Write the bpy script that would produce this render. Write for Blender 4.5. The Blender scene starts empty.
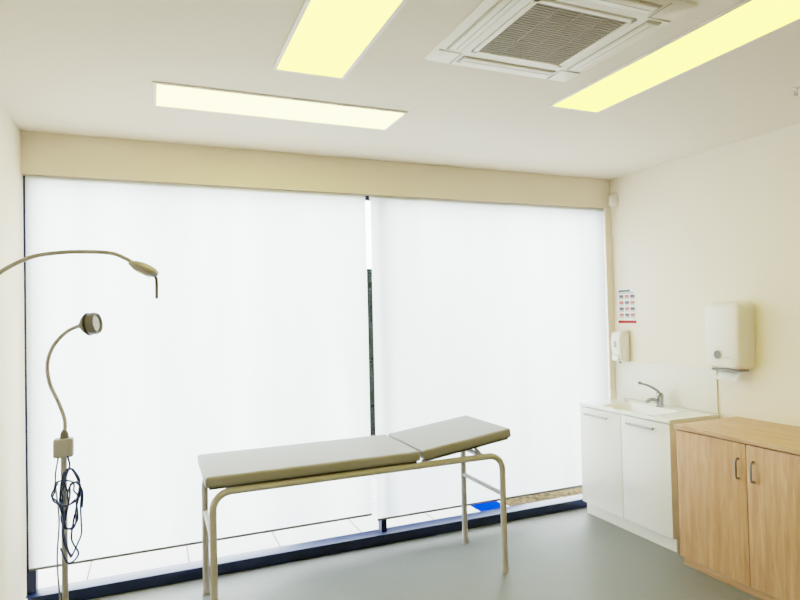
import bpy, bmesh, math, random
from mathutils import Vector, Matrix
random.seed(4)
S = bpy.context.scene
COL = S.collection
S.view_settings.view_transform = 'Filmic'
try:
    S.view_settings.look = 'Medium High Contrast'
except Exception:
    pass
S.view_settings.exposure = 1.5

# ------------------------------------------------------------ materials
def lin(c):
    return tuple(((v/255.0)/12.92 if v/255.0 <= 0.04045 else ((v/255.0+0.055)/1.055)**2.4) for v in c) + (1.0,)

def mat(name, rgb, rough=0.5, metal=0.0, spec=0.5, coat=0.0, noise=0.0, nscale=20.0, bump=0.0, bscale=80.0, stretch=(1,1,1)):
    m = bpy.data.materials.new(name); m.use_nodes = True
    nt = m.node_tree; b = nt.nodes['Principled BSDF']
    b.inputs['Roughness'].default_value = rough
    b.inputs['Metallic'].default_value = metal
    b.inputs['Specular IOR Level'].default_value = spec
    b.inputs['Coat Weight'].default_value = coat
    c = lin(rgb)
    b.inputs['Base Color'].default_value = c
    tc = nt.nodes.new('ShaderNodeTexCoord'); mp = nt.nodes.new('ShaderNodeMapping')
    mp.inputs['Scale'].default_value = stretch
    nt.links.new(tc.outputs['Object'], mp.inputs['Vector'])
    if noise > 0:
        n = nt.nodes.new('ShaderNodeTexNoise'); n.inputs['Scale'].default_value = nscale
        n.inputs['Detail'].default_value = 4
        r = nt.nodes.new('ShaderNodeValToRGB')
        r.color_ramp.elements[0].position = 0.3; r.color_ramp.elements[1].position = 0.7
        r.color_ramp.elements[0].color = tuple(v*(1-noise) for v in c[:3])+(1,)
        r.color_ramp.elements[1].color = tuple(min(1, v*(1+noise)) for v in c[:3])+(1,)
        nt.links.new(mp.outputs[0], n.inputs['Vector'])
        nt.links.new(n.outputs['Fac'], r.inputs['Fac'])
        nt.links.new(r.outputs['Color'], b.inputs['Base Color'])
    if bump > 0:
        n2 = nt.nodes.new('ShaderNodeTexNoise'); n2.inputs['Scale'].default_value = bscale
        bp = nt.nodes.new('ShaderNodeBump'); bp.inputs['Strength'].default_value = bump
        bp.inputs['Distance'].default_value = 0.002
        nt.links.new(mp.outputs[0], n2.inputs['Vector'])
        nt.links.new(n2.outputs['Fac'], bp.inputs['Height'])
        nt.links.new(bp.outputs['Normal'], b.inputs['Normal'])
    return m

def wood(name, c1, c2, stretch):
    m = bpy.data.materials.new(name); m.use_nodes = True
    nt = m.node_tree; b = nt.nodes['Principled BSDF']
    b.inputs['Roughness'].default_value = 0.45
    tc = nt.nodes.new('ShaderNodeTexCoord'); mp = nt.nodes.new('ShaderNodeMapping')
    mp.inputs['Scale'].default_value = stretch
    nt.links.new(tc.outputs['Object'], mp.inputs['Vector'])
    n = nt.nodes.new('ShaderNodeTexNoise'); n.inputs['Scale'].default_value = 3.0
    n.inputs['Detail'].default_value = 6; n.inputs['Roughness'].default_value = 0.65
    n.inputs['Distortion'].default_value = 0.6
    r = nt.nodes.new('ShaderNodeValToRGB')
    r.color_ramp.elements[0].position = 0.32; r.color_ramp.elements[0].color = lin(c1)
    r.color_ramp.elements[1].position = 0.66; r.color_ramp.elements[1].color = lin(c2)
    nt.links.new(mp.outputs[0], n.inputs['Vector']); nt.links.new(n.outputs['Fac'], r.inputs['Fac'])
    nt.links.new(r.outputs['Color'], b.inputs['Base Color'])
    return m

def emis(name, rgb, strength):
    m = bpy.data.materials.new(name); m.use_nodes = True
    nt = m.node_tree; nt.nodes.clear()
    o = nt.nodes.new('ShaderNodeOutputMaterial'); e = nt.nodes.new('ShaderNodeEmission')
    e.inputs['Color'].default_value = (*rgb, 1); e.inputs['Strength'].default_value = strength
    nt.links.new(e.outputs[0], o.inputs[0])
    return m

M_wall = mat('wall_paint', (246,234,216), 0.85, bump=0.08, bscale=220)
M_head = mat('bulkhead_paint', (242,229,210), 0.85)
M_ceil = mat('ceiling_paint', (234,222,206), 0.9, bump=0.05, bscale=150)
M_floor = mat('vinyl_floor', (118,120,118), 0.42, noise=0.03, nscale=35)
M_frame = mat('navy_aluminium', (12,34,74), 0.4, spec=0.5)
M_white = mat('gloss_white', (242,239,235), 0.15, coat=0.4)
M_kick = mat('kick_white', (228,225,218), 0.35)
M_ceram = mat('ceramic_white', (244,243,238), 0.08, coat=0.5)
M_splash = mat('splash_white', (236,232,222), 0.12)
M_chrome = mat('chrome', (160,162,166), 0.14, metal=1.0)
M_nickel = mat('brushed_nickel', (150,148,144), 0.32, metal=1.0)
M_plastic = mat('white_plastic', (242,236,228), 0.35)
M_trim = mat('trim_white', (244,238,228), 0.5)
M_grey = mat('grey_plastic', (120,118,114), 0.5)
M_vinyl = mat('grey_upholstery', (142,140,141), 0.45, bump=0.15, bscale=300)
M_tube = mat('powdercoat_grey', (180,175,172), 0.4)
M_rubber = mat('rubber_dark', (30,30,32), 0.7)
M_lampw = mat('lamp_grey_enamel', (148,144,142), 0.4)
M_lampd = mat('lamp_dark', (88,86,85), 0.4)
M_cable = mat('cable_navy', (44,60,104), 0.5)
M_cableg = mat('cable_grey', (120,120,124), 0.5)
M_board = mat('underboard', (85,82,78), 0.7)
M_woodv = wood('oak_laminate_vertical', (180,130,92), (212,168,130), (14,14,1.0))
M_woodh = wood('oak_laminate_horizontal', (180,134,98), (212,172,136), (14,1.0,14))
M_grille = mat('grille_taupe', (154,143,126), 0.6)
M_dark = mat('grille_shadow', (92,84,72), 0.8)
M_ac = mat('cassette_plastic', (245,238,226), 0.45)
M_acslot = mat('cassette_slot', (186,177,162), 0.6)
M_paper = mat('paper', (240,240,238), 0.8)
M_red = mat('print_red', (190,50,52), 0.8)
M_pink = mat('print_pink', (205,130,125), 0.8)
M_ink = mat('print_ink', (90,90,98), 0.8)
M_pave = mat('pavement', (180,178,175), 0.85, noise=0.05, nscale=6)
M_joint = mat('pavement_joint', (100,98,94), 0.9)
M_gravel = mat('garden_bark', (84,72,54), 1.0, spec=0.0, noise=0.8, nscale=30)
M_blue = mat('blue_paint', (0,36,140), 1.0, spec=0.0)
M_leaf = mat('hedge_leaf', (8,14,10), 1.0, spec=0.0, noise=0.6, nscale=9)
M_hem = mat('blind_hem', (110,110,112), 0.6)
M_door = mat('door_paint', (225,222,212), 0.4)
M_panelA = emis('led_panel_white', (1.0, 0.87, 0.22), 3.8)
M_panelB = emis('led_panel_warm', (1.0, 0.85, 0.075), 3.5)
M_panelC = emis('led_panel_warm_b', (1.0, 0.88, 0.060), 3.5)

# roller blind fabric : real translucent cloth
M_blind = bpy.data.materials.new('blind_fabric'); M_blind.use_nodes = True
nt = M_blind.node_tree; nt.nodes.clear()
o = nt.nodes.new('ShaderNodeOutputMaterial'); mx = nt.nodes.new('ShaderNodeMixShader')
tr = nt.nodes.new('ShaderNodeBsdfTranslucent'); df = nt.nodes.new('ShaderNodeBsdfDiffuse')
tc = nt.nodes.new('ShaderNodeTexCoord'); mp = nt.nodes.new('ShaderNodeMapping')
mp.inputs['Scale'].default_value = (3.0, 1.0, 0.25)
nz = nt.nodes.new('ShaderNodeTexNoise'); nz.inputs['Scale'].default_value = 1.0; nz.inputs['Detail'].default_value = 2
rp = nt.nodes.new('ShaderNodeValToRGB')
rp.color_ramp.elements[0].position = 0.35; rp.color_ramp.elements[0].color = (0.70,0.75,0.76,1)
rp.color_ramp.elements[1].position = 0.65; rp.color_ramp.elements[1].color = (0.89,0.93,0.94,1)
nt.links.new(tc.outputs['Object'], mp.inputs[0]); nt.links.new(mp.outputs[0], nz.inputs['Vector'])
nt.links.new(nz.outputs['Fac'], rp.inputs[0]); nt.links.new(rp.outputs[0], tr.inputs['Color'])
df.inputs['Color'].default_value = (0.8,0.82,0.82,1)
mx.inputs[0].default_value = 0.35
nt.links.new(tr.outputs[0], mx.inputs[1]); nt.links.new(df.outputs[0], mx.inputs[2]); nt.links.new(mx.outputs[0], o.inputs[0])

M_glass = bpy.data.materials.new('window_glass'); M_glass.use_nodes = True
nt = M_glass.node_tree; nt.nodes.clear()
o = nt.nodes.new('ShaderNodeOutputMaterial'); mx = nt.nodes.new('ShaderNodeMixShader')
tp = nt.nodes.new('ShaderNodeBsdfTransparent'); gl = nt.nodes.new('ShaderNodeBsdfGlossy')
tp.inputs[0].default_value = (0.95,0.97,0.97,1); gl.inputs['Roughness'].default_value = 0.02
mx.inputs[0].default_value = 0.03
nt.links.new(tp.outputs[0], mx.inputs[1]); nt.links.new(gl.outputs[0], mx.inputs[2]); nt.links.new(mx.outputs[0], o.inputs[0])

# ------------------------------------------------------------ helpers
def empty(name, loc=(0,0,0)):
    e = bpy.data.objects.new(name, None); e.location = loc; e.empty_display_size = 0.1
    COL.objects.link(e); return e

def finish(name, bm, m, parent=None, loc=(0,0,0), rot=None, smooth=True, ang=35):
    bmesh.ops.recalc_face_normals(bm, faces=bm.faces)
    me = bpy.data.meshes.new(name); bm.to_mesh(me); bm.free()
    if smooth:
        for p in me.polygons: p.use_smooth = True
        me.set_sharp_from_angle(angle=math.radians(ang))
    for mm in (m if isinstance(m, (list, tuple)) else [m]): me.materials.append(mm)
    ob = bpy.data.objects.new(name, me); ob.location = loc
    if rot: ob.rotation_euler = rot
    COL.objects.link(ob)
    if parent:
        ob.parent = parent
        ob.matrix_parent_inverse = Matrix.Translation(-Vector(parent.location))
    return ob

def box(name, lo, hi, m, parent=None, bevel=0.0, seg=3, rot=None):
    c = [(a+b)/2 for a, b in zip(lo, hi)]; s = [abs(b-a) for a, b in zip(lo, hi)]
    bm = bmesh.new(); bmesh.ops.create_cube(bm, size=1.0)
    for v in bm.verts: v.co = Vector((v.co.x*s[0], v.co.y*s[1], v.co.z*s[2]))
    if bevel > 0:
        bmesh.ops.bevel(bm, geom=list(bm.edges), offset=min(bevel, min(s)*0.49), segments=seg, affect='EDGES', profile=0.5)
    return finish(name, bm, m, parent, c, rot, smooth=bevel > 0)

def catmull(pts, n=8):
    P = [Vector(p) for p in pts]
    P = [P[0]*2-P[1]] + P + [P[-1]*2-P[-2]]
    out = []
    for i in range(1, len(P)-2):
        for k in range(n):
            t = k/n
            a, b, c, d = P[i-1], P[i], P[i+1], P[i+2]
            out.append(0.5*((2*b)+(c-a)*t+(2*a-5*b+4*c-d)*t*t+(3*b-a-3*c+d)*t**3))
    out.append(P[-2]); return out

def tube(name, pts, r, m, parent=None, smooth_path=True, sides=12, n=8, radii=None):
    P = catmull(pts, n) if smooth_path else [Vector(p) for p in pts]
    bm = bmesh.new(); rings = []
    T = (P[1]-P[0]).normalized()
    N = T.orthogonal().normalized()
    for i, p in enumerate(P):
        if i == 0: t = (P[1]-P[0]).normalized()
        elif i == len(P)-1: t = (P[-1]-P[-2]).normalized()
        else: t = (P[i+1]-P[i-1]).normalized()
        N = (N - t*N.dot(t)).normalized(); B = t.cross(N)
        rr = r if radii is None else radii(i/(len(P)-1))
        rings.append([bm.verts.new(p + (N*math.cos(2*math.pi*k/sides)+B*math.sin(2*math.pi*k/sides))*rr) for k in range(sides)])
    for a, b in zip(rings, rings[1:]):
        for k in range(sides):
            bm.faces.new((a[k], a[(k+1)%sides], b[(k+1)%sides], b[k]))
    bm.faces.new(rings[0]); bm.faces.new(rings[-1])
    return finish(name, bm, m, parent, ang=50)

def lathe(name, prof, loc, m, parent=None, direction=(0,0,1), sides=28):
    q = Vector((0,0,1)).rotation_difference(Vector(direction).normalized())
    bm = bmesh.new(); rings = []
    for r, z in prof:
        rings.append([bm.verts.new(q @ Vector((max(r,1e-4)*math.cos(2*math.pi*k/sides), max(r,1e-4)*math.sin(2*math.pi*k/sides), z))) for k in range(sides)])
    for a, b in zip(rings, rings[1:]):
        for k in range(sides): bm.faces.new((a[k], a[(k+1)%sides], b[(k+1)%sides], b[k]))
    bm.faces.new(rings[0]); bm.faces.new(rings[-1])
    return finish(name, bm, m, parent, loc)

def rrect(cx, cy, hx, hy, r, n=6):
    out = []
    for sx, sy, a0 in ((1,1,0),(-1,1,90),(-1,-1,180),(1,-1,270)):
        for k in range(n):
            a = math.radians(a0 + 90*k/(n-1))
            out.append((cx+sx*(hx-r)+r*math.cos(a), cy+sy*(hy-r)+r*math.sin(a)))
    return out

def loft(name, loops, m, parent=None, loc=(0,0,0), caps=(True,True), ang=40):
    bm = bmesh.new(); R = [[bm.verts.new(p) for p in L] for L in loops]
    for a, b in zip(R, R[1:]):
        n = len(a)
        for k in range(n): bm.faces.new((a[k], a[(k+1)%n], b[(k+1)%n], b[k]))
    if caps[0]: bm.faces.new(R[0])
    if caps[1]: bm.faces.new(R[-1])
    return finish(name, bm, m, parent, loc, ang=ang)

# ------------------------------------------------------------ room shell
XL, XR, YB, YF, ZC = -0.667, 3.54, 3.845, -1.35, 2.665
XW = XR-0.002
box('floor', (XL-0.12, YF-0.12, -0.1), (XR+0.12, YB+0.12, 0), M_floor)
box('ceiling', (XL-0.12, YF-0.12, ZC), (XR+0.12, YB+0.15, ZC+0.1), M_ceil)
box('wall_left', (XL-0.12, YF-0.12, 0), (XL, YB+0.15, ZC), M_wall)
box('wall_right', (XR, YF-0.12, 0), (XR+0.12, YB+0.15, ZC), M_wall)
box('wall_front', (XL, YF-0.12, 0), (XR, YF, ZC), M_wall)
wb = empty('wall_back', (1.4, YB, 2.42))
box('bulkhead', (XL, YB, 2.425), (XR, YB+0.15, ZC), M_head, wb)
box('return_right', (3.475, YB, 0), (XR, YB+0.15, 2.425), M_wall, wb)
box('baseboard_left', (XL, YF, 0), (XL+0.012, YB, 0.07), M_trim)
box('baseboard_front', (XL+0.012, YF, 0), (0.2, YF+0.012, 0.07), M_trim)
dr = empty('door_1', (0.75, YF+0.02, 0))
box('leaf', (0.3, YF, 0.005), (1.22, YF+0.035, 2.05), M_door, dr, 0.003)
box('jamb_left', (0.23, YF, 0), (0.3, YF+0.05, 2.12), M_trim, dr)
box('jamb_right', (1.22, YF, 0), (1.29, YF+0.05, 2.12), M_trim, dr)
box('jamb_head', (0.3, YF, 2.05), (1.22, YF+0.05, 2.12), M_trim, dr)
tube('lever', [(1.13,YF+0.035,1.0),(1.13,YF+0.08,1.0),(1.02,YF+0.085,1.0)], 0.01, M_chrome, dr, False)

# window frame
wn = empty('window_1', (1.4, 3.93, 0))
WX0, WX1, WY0, WY1 = XL, 3.475, 3.90, 3.96
box('sill_rail', (WX0, YB, 0), (WX1, WY1, 0.07), M_frame, wn, 0.004)
box('head_rail', (WX0, WY0, 2.40), (WX1, WY1, 2.425), M_frame, wn)
box('jamb_l', (WX0, WY0, 0.07), (WX0+0.045, WY1, 2.40), M_frame, wn)
box('jamb_r', (WX1-0.03, WY0, 0.07), (WX1, WY1, 2.40), M_frame, wn)
box('mullion', (1.457, WY0, 0.07), (1.497, WY1, 2.40), M_frame, wn)
box('glass_l', (WX0+0.045, 3.935, 0.07), (1.457, 3.941, 2.40), M_glass, wn)
box('glass_r', (1.497, 3.935, 0.07), (WX1-0.03, 3.941, 2.40), M_glass, wn)

def blind(x0, x1, zb, y):
    e = empty('roller_blind', ((x0+x1)/2, y, zb))
    nx, nz_ = 30, 16
    bm = bmesh.new(); g = []
    for j in range(nz_+1):
        row = []
        for i in range(nx+1):
            s = i/nx; t = j/nz_
            edge = math.exp(-((s)/0.03)**2)+math.exp(-((1-s)/0.03)**2)
            off = -0.004*edge*math.sin(math.pi*t)
            row.append(bm.verts.new((x0+(x1-x0)*s, y+off, zb+(2.418-zb)*t)))
        g.append(row)
    for j in range(nz_):
        for i in range(nx):
            bm.faces.new((g[j][i], g[j][i+1], g[j+1][i+1], g[j+1][i]))
    finish('fabric', bm, M_blind, e)
    box('hem_bar', (x0, y-0.005, zb-0.006), (x1, y+0.005, zb+0.008), M_hem, e, 0.003)
    tube('roller', [(x0, y+0.015, 2.408), (x1, y+0.015, 2.408)], 0.012, M_plastic, e, False)
    return e
blind(-0.650, 1.375, 0.215, 3.862)
blind(1.411, 3.466, 0.172, 3.858)

# ------------------------------------------------------------ outside
g = empty('pavement', (1.5, 5, -0.02))
box('slab', (-12, 3.965, -0.12), (16, 14, -0.02), M_pave, g)
for i in range(16):
    x = -1.6 + i*0.6
    box('joint_%d' % i, (x, 3.97, -0.025), (x+0.008, 8.5, -0.018), M_joint, g)
box('joint_long', (-3, 4.75, -0.025), (9, 4.758, -0.018), M_joint, g)
box('garden_bed', (2.70, 4.05, -0.03), (6.5, 4.7, -0.008), M_gravel)
box('painted_ground_marking', (2.42, 4.0, -0.03), (2.66, 4.4, -0.012), M_blue)
bm = bmesh.new()
bmesh.ops.create_cube(bm, size=1.0)
bmesh.ops.subdivide_edges(bm, edges=list(bm.edges), cuts=14, use_grid_fill=True)
for v in bm.verts:
    v.co = Vector((v.co.x*3.0+2.9, v.co.y*0.8+6.9, (v.co.z+0.5)*2.1-0.02))
    if v.co.z > 0.02:
        v.co += Vector((random.uniform(-.08,.08), random.uniform(-.08,.08), random.uniform(-.06,.06)))
finish('garden_hedge', bm, M_leaf, smooth=False)

# ------------------------------------------------------------ ceiling LED panels
def panel(x0, y0, x1, y1, m):
    e = empty('ceiling_light_panel', ((x0+x1)/2, (y0+y1)/2, ZC))
    w = 0.018; zb = ZC-0.008
    box('frame_a', (x0, y0, zb), (x1, y0+w, ZC), M_trim, e, 0.002)
    box('frame_b', (x0, y1-w, zb), (x1, y1, ZC), M_trim, e, 0.002)
    box('frame_c', (x0, y0+w, zb), (x0+w, y1-w, ZC), M_trim, e, 0.002)
    box('frame_d', (x1-w, y0+w, zb), (x1, y1-w, ZC), M_trim, e, 0.002)
    box('diffuser', (x0+w, y0+w, ZC-0.006), (x1-w, y1-w, ZC), m, e)
panel(0.015, 2.85, 1.27, 3.175, M_panelA)
panel(0.49, 1.325, 0.815, 2.54, M_panelB)
panel(1.925, 1.31, 2.25, 2.525, M_panelC)

# ------------------------------------------------------------ AC cassette
ac = empty('ceiling_air_conditioner', (1.43, 1.855, ZC))
cx, cy = 1.432, 1.855
L = []
for hx, z in ((0.368, ZC), (0.368, ZC-0.004), (0.363, ZC-0.009), (0.235, ZC-0.013), (0.228, ZC-0.013), (0.222, ZC-0.004)):
    L.append([(x, y, z) for x, y in rrect(cx, cy, hx, hx, 0.02)])
loft('fascia', L, M_ac, ac, caps=(True, True))
for k in range(4):
    a = k*math.pi/2
    R = Matrix.Rotation(a, 4, 'Z')
    def rb(nm, lo, hi, m, bev=0.0):
        ob = box(nm, (cx+lo[0], cy+lo[1], lo[2]), (cx+hi[0], cy+hi[1], hi[2]), m, ac, bev)
        c = Vector(ob.location) - Vector((cx, cy, 0)); c = R @ c
        ob.location = (cx+c.x, cy+c.y, c.z); ob.rotation_euler = (0, 0, a)
    rb('slot_%d' % k, (-0.235, 0.262, ZC-0.0145), (0.235, 0.330, ZC-0.005), M_acslot, 0.004)
    rb('louvre_%d' % k, (-0.223, 0.270, ZC-0.019), (0.223, 0.322, ZC-0.010), M_ac, 0.004)
    rb('louvre_groove_%d' % k, (-0.21, 0.294, ZC-0.0198), (0.21, 0.298, ZC-0.018), M_acslot)
    rb('corner_seam_%d' % k, (0.248, 0.246, ZC-0.0135), (0.252, 0.352, ZC-0.008), M_acslot)
    rb('corner_seam_b%d' % k, (0.246, 0.248, ZC-0.0135), (0.352, 0.252, ZC-0.008), M_acslot)
    rb('grille_rim_%d' % k, (-0.222, 0.200, ZC-0.017), (0.222, 0.222, ZC-0.004), M_ac, 0.003)
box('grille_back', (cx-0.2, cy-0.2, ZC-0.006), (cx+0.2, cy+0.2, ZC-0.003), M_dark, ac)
for i in range(26):
    y = cy-0.193+i*0.0155
    box('slat_%d' % i, (cx-0.2, y-0.0045, ZC-0.0135), (cx+0.2, y+0.0045, ZC-0.0065), M_grille, ac)
for i in range(3):
    x = cx-0.1+i*0.1
    box('rib_%d' % i, (x-0.003, cy-0.2, ZC-0.0145), (x+0.003, cy+0.2, ZC-0.0065), M_grille, ac)

# sprinkler
sp = empty('ceiling_sprinkler', (2.95, 1.909, ZC))
lathe('rose', [(0.001,0),(0.022,0),(0.02,-0.004),(0.010,-0.007),(0.007,-0.015),(0.001,-0.015)], (2.95,1.909,ZC), M_plastic, sp)
tube('yoke', [(2.944,1.909,ZC-0.014),(2.940,1.909,ZC-0.025),(2.95,1.909,ZC-0.036),(2.960,1.909,ZC-0.025),(2.956,1.909,ZC-0.014)], 0.002, M_chrome, sp, sides=8)
lathe('deflector', [(0.001,0),(0.010,0),(0.010,-0.002),(0.001,-0.002)], (2.95,1.909,ZC-0.036), M_chrome, sp)

# motion sensor
ms = empty('motion_sensor', (3.50, 3.81, 2.49))
L = []
for f, dx in ((1.0, 0.0), (1.0, 0.02), (0.85, 0.038), (0.55, 0.048)):
    L.append([(XW-dx, 3.795+a*f, 2.485+b*f) for a, b in rrect(0, 0, 0.035, 0.055, 0.02)])
loft('housing', L, M_plastic, ms)
box('lens', (XW-0.052, 3.78, 2.45), (XW-0.042, 3.81, 2.475), M_ceram, ms, 0.004)

# ------------------------------------------------------------ poster
po = empty('instruction_poster', (3.538, 3.70, 1.605))
def onwall(nm, y0, y1, z0, z1, d, m): box(nm, (XR-d, y0, z0), (XR-d+0.001, y1, z1), m, po)
onwall('sheet', 3.592, 3.802, 1.465, 1.752, 0.0015, M_paper)
onwall('title', 3.66, 3.785, 1.724, 1.738, 0.0025, M_ink)
onwall('subtitle', 3.62, 3.785, 1.712, 1.717, 0.0025, M_ink)
onwall('footer', 3.60, 3.794, 1.470, 1.492, 0.0025, M_red)
for r in range(4):
    for c in range(3):
        y = 3.612 + c*0.06; z = 1.675 - r*0.050
        onwall('pic_%d%d' % (r, c), y, y+0.046, z, z+0.024, 0.0025, M_pink if (r+c) % 2 else M_hem)
        onwall('txt_%d%d' % (r, c), y, y+0.046, z-0.010, z-0.006, 0.0025, M_ink)

# ------------------------------------------------------------ soap dispenser
sd = empty('soap_dispenser', (3.5, 3.73, 1.16))
L = []
for z, dx, hy in ((1.165,0.07,0.042),(1.18,0.09,0.05),(1.25,0.104,0.053),(1.34,0.110,0.053),(1.395,0.095,0.05),(1.412,0.06,0.042)):
    L.append([(XW-dx/2+x, 3.725+y, z) for x, y in rrect(0, 0, dx/2, hy, 0.018)])
loft('body', L, M_plastic, sd)
box('push_bar', (XW-0.116, 3.69, 1.17), (XW-0.085, 3.76, 1.22), M_ceram, sd, 0.008)
box('window', (XW-0.112, 3.712, 1.28), (XW-0.104, 3.738, 1.33), M_acslot, sd, 0.004)
tube('nozzle', [(3.48,3.725,1.17),(3.475,3.725,1.15)], 0.008, M_grey, sd, False)

# ------------------------------------------------------------ paper towel dispenser
pd = empty('paper_towel_dispenser', (3.48, 2.735, 1.17))
L = []
for d, f, fz in ((0.0,1.0,1.0),(0.05,1.0,1.0),(0.10,0.97,0.97),(0.126,0.90,0.92),(0.135,0.78,0.85)):
    pts = []
    for a, b in rrect(0, 0, 0.14, 0.222, 0.05, 8):
        w = 1.0 - 0.07*(b < 0)*abs(b)/0.222
        pts.append((XW-d, 2.738+a*f*w, 1.40+b*fz))
    L.append(pts)
loft('cover', L, M_plastic, pd, ang=60)
lathe('level_window', [(0.001,0),(0.028,0),(0.026,0.004),(0.001,0.004)], (XW-0.134,2.768,1.275), M_grey, pd, (-1,0,0))
tube('level_window_rim', [(XW-0.135, 2.768+0.032*math.cos(2*math.pi*k/24), 1.275+0.032*math.sin(2*math.pi*k/24)) for k in range(25)], 0.005, M_plastic, pd, False, sides=8)
box('logo_recess', (XW-0.1365, 2.68, 1.26), (XW-0.133, 2.72, 1.264), M_acslot, pd)
box('tear_slot', (XW-0.11, 2.63, 1.171), (XW-0.03, 2.84, 1.185), M_grey, pd, 0.003)
box('side_lock', (XW-0.05, 2.872, 1.385), (XW-0.01, 2.890, 1.425), M_plastic, pd, 0.004)
bm = bmesh.new(); pts = [(-0.02,1.185),(-0.005,1.160),(0.015,1.14),(0.045,1.115)]
vs = [[bm.verts.new((XR-0.07-p[0], y, p[1]+ (0.006*math.sin(y*60)))) for y in [2.66+0.02*i for i in range(9)]] for p in pts]
for a, b in zip(vs, vs[1:]):
    for k in range(8): bm.faces.new((a[k], a[k+1], b[k+1], b[k]))
finish('paper_towel', bm, M_paper, pd)

# ------------------------------------------------------------ vanity
va = empty('vanity_cabinet', (3.3, 3.3, 0))
VY0, VY1 = 2.875, 3.755
FX = 3.10
box('side_near', (FX, VY0+0.005, 0.09), (XW, VY0+0.021, 0.838), M_white, va)
box('side_far', (FX, VY1-0.021, 0.09), (XW, VY1-0.005, 0.838), M_white, va)
box('bottom', (FX, VY0+0.021, 0.09), (XW, VY1-0.021, 0.106), M_white, va)
box('back', (XW-0.01, VY0+0.021, 0.106), (XW, VY1-0.021, 0.838), M_white, va)
box('kick', (FX+0.02, VY0+0.01, 0), (XW, VY1-0.01, 0.09), M_kick, va)
ym = (VY0+VY1)/2
for nm, a, b in (('door_near', VY0+0.005, ym-0.002), ('door_far', ym+0.002, VY1-0.005)):
    box(nm, (FX-0.018, a, 0.095), (FX, b, 0.832), M_white, va, 0.002)
    hc = (a+b)/2 + 0.02; hl = 0.12; hx = FX-0.018
    tube(nm+'_handle', [(hx, hc-hl+0.015, 0.785),(hx-0.028, hc-hl+0.015, 0.785)], 0.004, M_nickel, va, False)
    tube(nm+'_handle_b', [(hx, hc+hl-0.015, 0.785),(hx-0.028, hc+hl-0.015, 0.785)], 0.004, M_nickel, va, False)
    tube(nm+'_bar', [(hx-0.028, hc-hl, 0.785),(hx-0.028, hc+hl, 0.785)], 0.0075, M_nickel, va, False)
ccx, ccy = (3.075+XW)/2, ym
hx, hy = (XW-3.075)/2, (VY1-VY0)/2
L = [[(x, y, 0.838) for x, y in rrect(ccx, ccy, hx, hy, 0.006)],
     [(x, y, 0.858) for x, y in rrect(ccx, ccy, hx, hy, 0.006)],
     [(x, y, 0.862) for x, y in rrect(ccx, ccy, hx-0.004, hy-0.004, 0.006)],
     [(x, y, 0.862) for x, y in rrect(3.255, ym, 0.145, 0.25, 0.05)],
     [(x, y, 0.853) for x, y in rrect(3.255, ym, 0.138, 0.243, 0.05)],
     [(x, y, 0.79) for x, y in rrect(3.26, ym, 0.12, 0.22, 0.06)],
     [(x, y, 0.765) for x, y in rrect(3.265, ym, 0.09, 0.18, 0.06)],
     [(x, y, 0.76) for x, y in rrect(3.27, ym, 0.03, 0.03, 0.029)]]
loft('basin_top', L, M_ceram, va, caps=(False, True))
lathe('drain', [(0.001,0),(0.022,0),(0.02,0.003),(0.001,0.003)], (3.27,ym,0.761), M_chrome, va)
box('splashback', (XW-0.009, VY0+0.01, 0.864), (XW, YB-0.005, 1.165), M_splash, None, 0.002)
tp_ = empty('mixer_tap', (3.44, 3.30, 0.862))
tx, ty = 3.445, 3.30
lathe('body', [(0.001,0),(0.029,0),(0.029,0.006),(0.024,0.012),(0.024,0.06),(0.026,0.065),(0.026,0.09),(0.020,0.10),(0.001,0.102)], (tx,ty,0.8625), M_chrome, tp_)
tube('spout', [(tx-0.01,ty,0.890),(tx-0.05,ty,0.915),(tx-0.10,ty,0.918),(tx-0.13,ty,0.898)], 0.013, M_chrome, tp_)
tube('lever', [(tx,ty,0.958),(tx-0.02,ty+0.015,0.985),(tx-0.06,ty+0.05,1.015),(tx-0.10,ty+0.08,1.03)], 0.007, M_chrome, tp_, radii=lambda s: 0.011-0.003*s)
lathe('lever_tip', [(0.001,-0.014),(0.010,-0.011),(0.013,0),(0.010,0.011),(0.001,0.014)], (tx-0.105,ty+0.084,1.033), M_chrome, tp_, (-0.11,0.09,0.03))

# ------------------------------------------------------------ wood storage cabinet
wc = empty('storage_cabinet', (3.27, 2.3, 0))
Y0, Y1, WF = 1.80, 2.755, 3.015
box('carcass', (WF, Y0+0.005, 0.05), (XR-0.002, Y1-0.005, 0.838), M_woodv, wc, 0.001)
box('plinth', (WF+0.008, Y0+0.01, 0), (XR-0.01, Y1-0.01, 0.05), M_woodh, wc)
box('top', (WF-0.03, Y0, 0.838), (XR-0.002, Y1, 0.865), M_woodh, wc, 0.002)
yd = 2.283
for nm, a, b, hyy in (('door_far', yd+0.002, Y1-0.006, yd+0.045), ('door_near', Y0+0.006, yd-0.002, yd-0.045)):
    box(nm, (WF-0.019, a, 0.055), (WF-0.001, b, 0.83), M_woodv, wc, 0.0015)
    x = WF-0.019
    tube(nm+'_handle', [(x, hyy, 0.635),(x-0.018, hyy, 0.638),(x-0.026, hyy, 0.655),(x-0.026, hyy, 0.69),(x-0.026, hyy, 0.725),(x-0.018, hyy, 0.742),(x, hyy, 0.745)], 0.006, M_nickel, wc)

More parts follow.
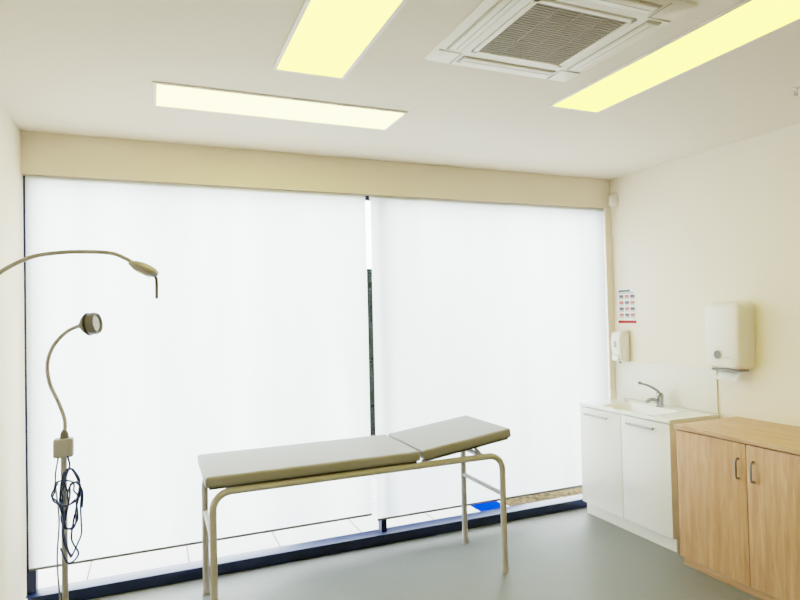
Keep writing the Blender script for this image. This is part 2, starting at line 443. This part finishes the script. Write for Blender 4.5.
# ------------------------------------------------------------ examination couch
ec = empty('examination_couch', (1.12, 3.39, 0))
def side_frame(nm, y):
    r = 0.09; xa, xb, zt = 0.268, 1.972, 0.711
    pts = [(xa, y, 0.012)]
    for k in range(9):
        a = math.pi - k*math.pi/16
        pts.append((xa+r+r*math.cos(a), y, zt-r+r*math.sin(a)))
    for k in range(9):
        a = math.pi/2 - k*math.pi/16
        pts.append((xb-r+r*math.cos(a), y, zt-r+r*math.sin(a)))
    pts.append((xb, y, 0.012))
    tube(nm, pts, 0.0185, M_tube, ec, False, sides=16)
    for x in (xa, xb):
        lathe(nm+'_foot', [(0.001,0),(0.021,0),(0.022,0.03),(0.0195,0.034),(0.001,0.034)], (x,y,0), M_tube, ec)
side_frame('frame_front', 3.135); side_frame('frame_rear', 3.635)
for nm, x, z in (('end_brace_left', 0.268, 0.47), ('end_brace_right', 1.972, 0.47), ('cross_a', 0.42, 0.711), ('cross_b', 1.41, 0.70), ('cross_c', 1.85, 0.711)):
    tube(nm, [(x, 3.135, z), (x, 3.635, z)], 0.014, M_tube, ec, False)
def pad(nm, x0, x1, z0, z1, tilt):
    ln = x1-x0; e_c = Vector((x0, 3.39, z1))
    for part, lo, hi, m, bv in (('', (0,-0.278,-0.056), (ln,0.278,0), M_vinyl, 0.017), ('_base', (0.02,-0.262,-0.068), (ln-0.02,0.262,-0.055), M_board, 0.0)):
        bm = bmesh.new(); bmesh.ops.create_cube(bm, size=1.0)
        for v in bm.verts:
            v.co = Vector((lo[0]+(v.co.x+.5)*(hi[0]-lo[0]), lo[1]+(v.co.y+.5)*(hi[1]-lo[1]), lo[2]+(v.co.z+.5)*(hi[2]-lo[2])))
        if bv: bmesh.ops.bevel(bm, geom=list(bm.edges), offset=bv, segments=4, affect='EDGES', profile=0.6)
        finish(nm+part, bm, m, ec, e_c, (0,-tilt,0))
pad('body_pad', 0.232, 1.415, 0.74, 0.798, 0)
pad('head_pad', 1.428, 2.03, 0.74, 0.80, math.radians(6.8))
for y in (3.18, 3.59):
    tube('head_strut', [(1.45, y, 0.722), (1.87, y, 0.775)], 0.009, M_tube, ec, False)
    tube('head_prop', [(1.85, y, 0.715), (1.80, y, 0.77)], 0.009, M_tube, ec, False)

# ------------------------------------------------------------ floor examination lamp
fl = empty('gooseneck_floor_lamp', (-0.424, 3.45, 0))
px, py = -0.424, 3.45
lathe('hub', [(0.001,0.05),(0.035,0.05),(0.035,0.09),(0.02,0.11),(0.001,0.11)], (px,py,0), M_lampd, fl)
for k in range(5):
    a = math.radians(60+72*k); dx, dy = math.cos(a), math.sin(a)
    rr = 0.225
    tube('leg_%d' % k, [(px+dx*0.02,py+dy*0.02,0.075),(px+dx*0.12,py+dy*0.12,0.07),(px+dx*rr,py+dy*rr,0.055)], 0.013, M_lampd, fl)
    lathe('castor_%d' % k, [(0.001,-0.011),(0.019,-0.011),(0.022,-0.007),(0.022,0.007),(0.019,0.011),(0.001,0.011)], (px+dx*rr,py+dy*rr,0.022), M_rubber, fl, (-dy,dx,0))
    tube('stem_%d' % k, [(px+dx*rr,py+dy*rr,0.022),(px+dx*rr,py+dy*rr,0.06)], 0.008, M_lampd, fl, False)
tube('pole', [(px,py,0.1),(px,py,0.93)], 0.0145, M_lampw, fl, False)
box('junction_box', (px-0.045, py-0.03, 0.905), (px+0.045, py+0.03, 1.0), M_lampw, fl, 0.01)
lathe('collar', [(0.001,0),(0.022,0),(0.018,0.03),(0.010,0.045),(0.001,0.045)], (px+0.004,py,0.995), M_lampd, fl)
neck = [(px+0.004,py,1.02),(px+0.006,py,1.09),(px-0.02,py,1.18),(px-0.058,py,1.28),(px-0.068,py,1.38),(px-0.04,py,1.47),(px+0.02,py,1.54),(px+0.085,py,1.572)]
tube('gooseneck', neck, 0.0095, M_lampw, fl)
hd = Vector((0.9,-0.35,0.12))
hp = (px+0.085, py, 1.57)
lathe('lamp_head', [(0.001,-0.012),(0.012,-0.01),(0.022,0.0),(0.040,0.012),(0.052,0.026),(0.057,0.05),(0.057,0.075),(0.052,0.086),(0.050,0.084),(0.036,0.070),(0.001,0.066)], hp, M_lampd, fl, hd)
hn = hd.normalized()
lathe('lens', [(0.001,0),(0.040,0),(0.038,0.004),(0.001,0.007)], Vector(hp)+hn*0.072, M_lampw, fl, hd)
lathe('band', [(0.058,0.034),(0.0595,0.036),(0.0595,0.044),(0.058,0.046)], hp, M_rubber, fl, hd)
def loop_pts(cx_, cz, rx, rz, ph, turns, y0, n=14):
    out = []
    for i in range(int(n*turns)+1):
        a = ph+2*math.pi*i/n; w = 1+0.18*math.sin(i*0.9+ph)
        out.append((cx_+rx*w*math.cos(a)+0.008*math.sin(i*1.7), y0-0.006*math.sin(i*0.8), cz+rz*w*math.sin(a)))
    return out
tube('cable_coil_a', loop_pts(px+0.03, 0.70, 0.045, 0.13, 1.2, 2.6, py-0.04), 0.0045, M_cable, fl, n=4, sides=8)
tube('cable_coil_b', loop_pts(px+0.045, 0.60, 0.040, 0.17, 0.3, 1.7, py-0.052), 0.0045, M_cable, fl, n=4, sides=8)
tube('cable_coil_c', loop_pts(px+0.01, 0.735, 0.06, 0.055, 2.0, 1.6, py-0.06), 0.0042, M_cable, fl, n=4, sides=8)
tube('cable_drop', [(px+0.02,py-0.03,0.915),(px+0.03,py-0.04,0.86),(px+0.0,py-0.045,0.82),(px+0.02,py-0.05,0.74)], 0.0045, M_cable, fl, sides=8)
tube('cable_tail', [(px+0.05,py-0.04,0.62),(px+0.035,py-0.04,0.5),(px+0.065,py-0.04,0.42),(px+0.02,py-0.035,0.38),(px-0.015,py-0.035,0.46)], 0.0045, M_cable, fl, sides=8)
tube('cable_grey', [(px-0.02,py-0.025,0.915),(px-0.035,py-0.03,0.8),(px-0.02,py-0.03,0.6),(px-0.03,py-0.03,0.4),(px-0.018,py-0.02,0.15)], 0.004, M_cableg, fl, sides=8)

# ------------------------------------------------------------ wall mounted examination lamp
wl = empty('wall_examination_lamp', (XL+0.02, 3.0, 1.66))
lathe('wall_plate', [(0.001,0),(0.05,0),(0.05,0.012),(0.02,0.02),(0.001,0.02)], (XL,3.0,1.66), M_lampw, wl, (1,0,0))
tube('bracket', [(XL+0.01,3.0,1.66),(XL+0.03,3.0,1.665),(XL+0.035,3.0,1.70)], 0.013, M_lampw, wl)
tube('arm', [(XL+0.035,3.0,1.70),(-0.625,3.0,1.775),(-0.585,3.0,1.822),(-0.487,3.0,1.877),(-0.39,3.0,1.898),(-0.294,3.0,1.905),(-0.172,3.0,1.901),(-0.105,3.0,1.874),(-0.075,3.0,1.852)], 0.0092, M_lampw, wl)
d = Vector((0.9,0.0,-0.42)).normalized()
q = Vector((1,0,0)).rotation_difference(d)
L = []
for s, hw, hh in ((-0.01,0.010,0.009),(0.0,0.018,0.013),(0.02,0.036,0.022),(0.05,0.05,0.027),(0.08,0.052,0.027),(0.105,0.045,0.023),(0.122,0.03,0.016),(0.128,0.012,0.008)):
    L.append([tuple(Vector((-0.088,3.0,1.856)) + q @ Vector((s, hw*math.cos(2*math.pi*k/24), hh*math.sin(2*math.pi*k/24)))) for k in range(24)])
loft('lamp_head', L, M_lampw, wl, ang=60)
lathe('lens', [(0.001,0),(0.036,0),(0.034,0.006),(0.001,0.008)], Vector((-0.088,3.0,1.856))+q@Vector((0.065,0,-0.022)), M_ceram, wl, q@Vector((0,0,-1)))
tube('handle', [(0.012,2.995,1.80),(0.02,2.995,1.775),(0.02,2.995,1.69)], 0.007, M_lampd, wl, sides=10)

# ------------------------------------------------------------ world
W = bpy.data.worlds.new('sky'); S.world = W; W.use_nodes = True
bg = W.node_tree.nodes['Background']
bg.inputs['Color'].default_value = (0.95, 0.98, 1.0, 1); bg.inputs['Strength'].default_value = 4.2

# ------------------------------------------------------------ camera
cam = bpy.data.cameras.new('camera'); co = bpy.data.objects.new('camera', cam); COL.objects.link(co)
cam.sensor_width = 36; cam.lens = 591/800*36; cam.clip_start = 0.02
th, p, rho = math.radians(22.76), math.radians(1.19), math.radians(1.31)
F = Vector((math.sin(th)*math.cos(p), math.cos(th)*math.cos(p), math.sin(p)))
R0 = Vector((math.cos(th), -math.sin(th), 0)); U0 = R0.cross(F)
R = R0*math.cos(rho) - U0*math.sin(rho); U = R0*math.sin(rho) + U0*math.cos(rho)
m4 = Matrix(((R.x, U.x, -F.x, 0), (R.y, U.y, -F.y, 0), (R.z, U.z, -F.z, 1.6), (0,0,0,1)))
co.matrix_world = m4
S.camera = co
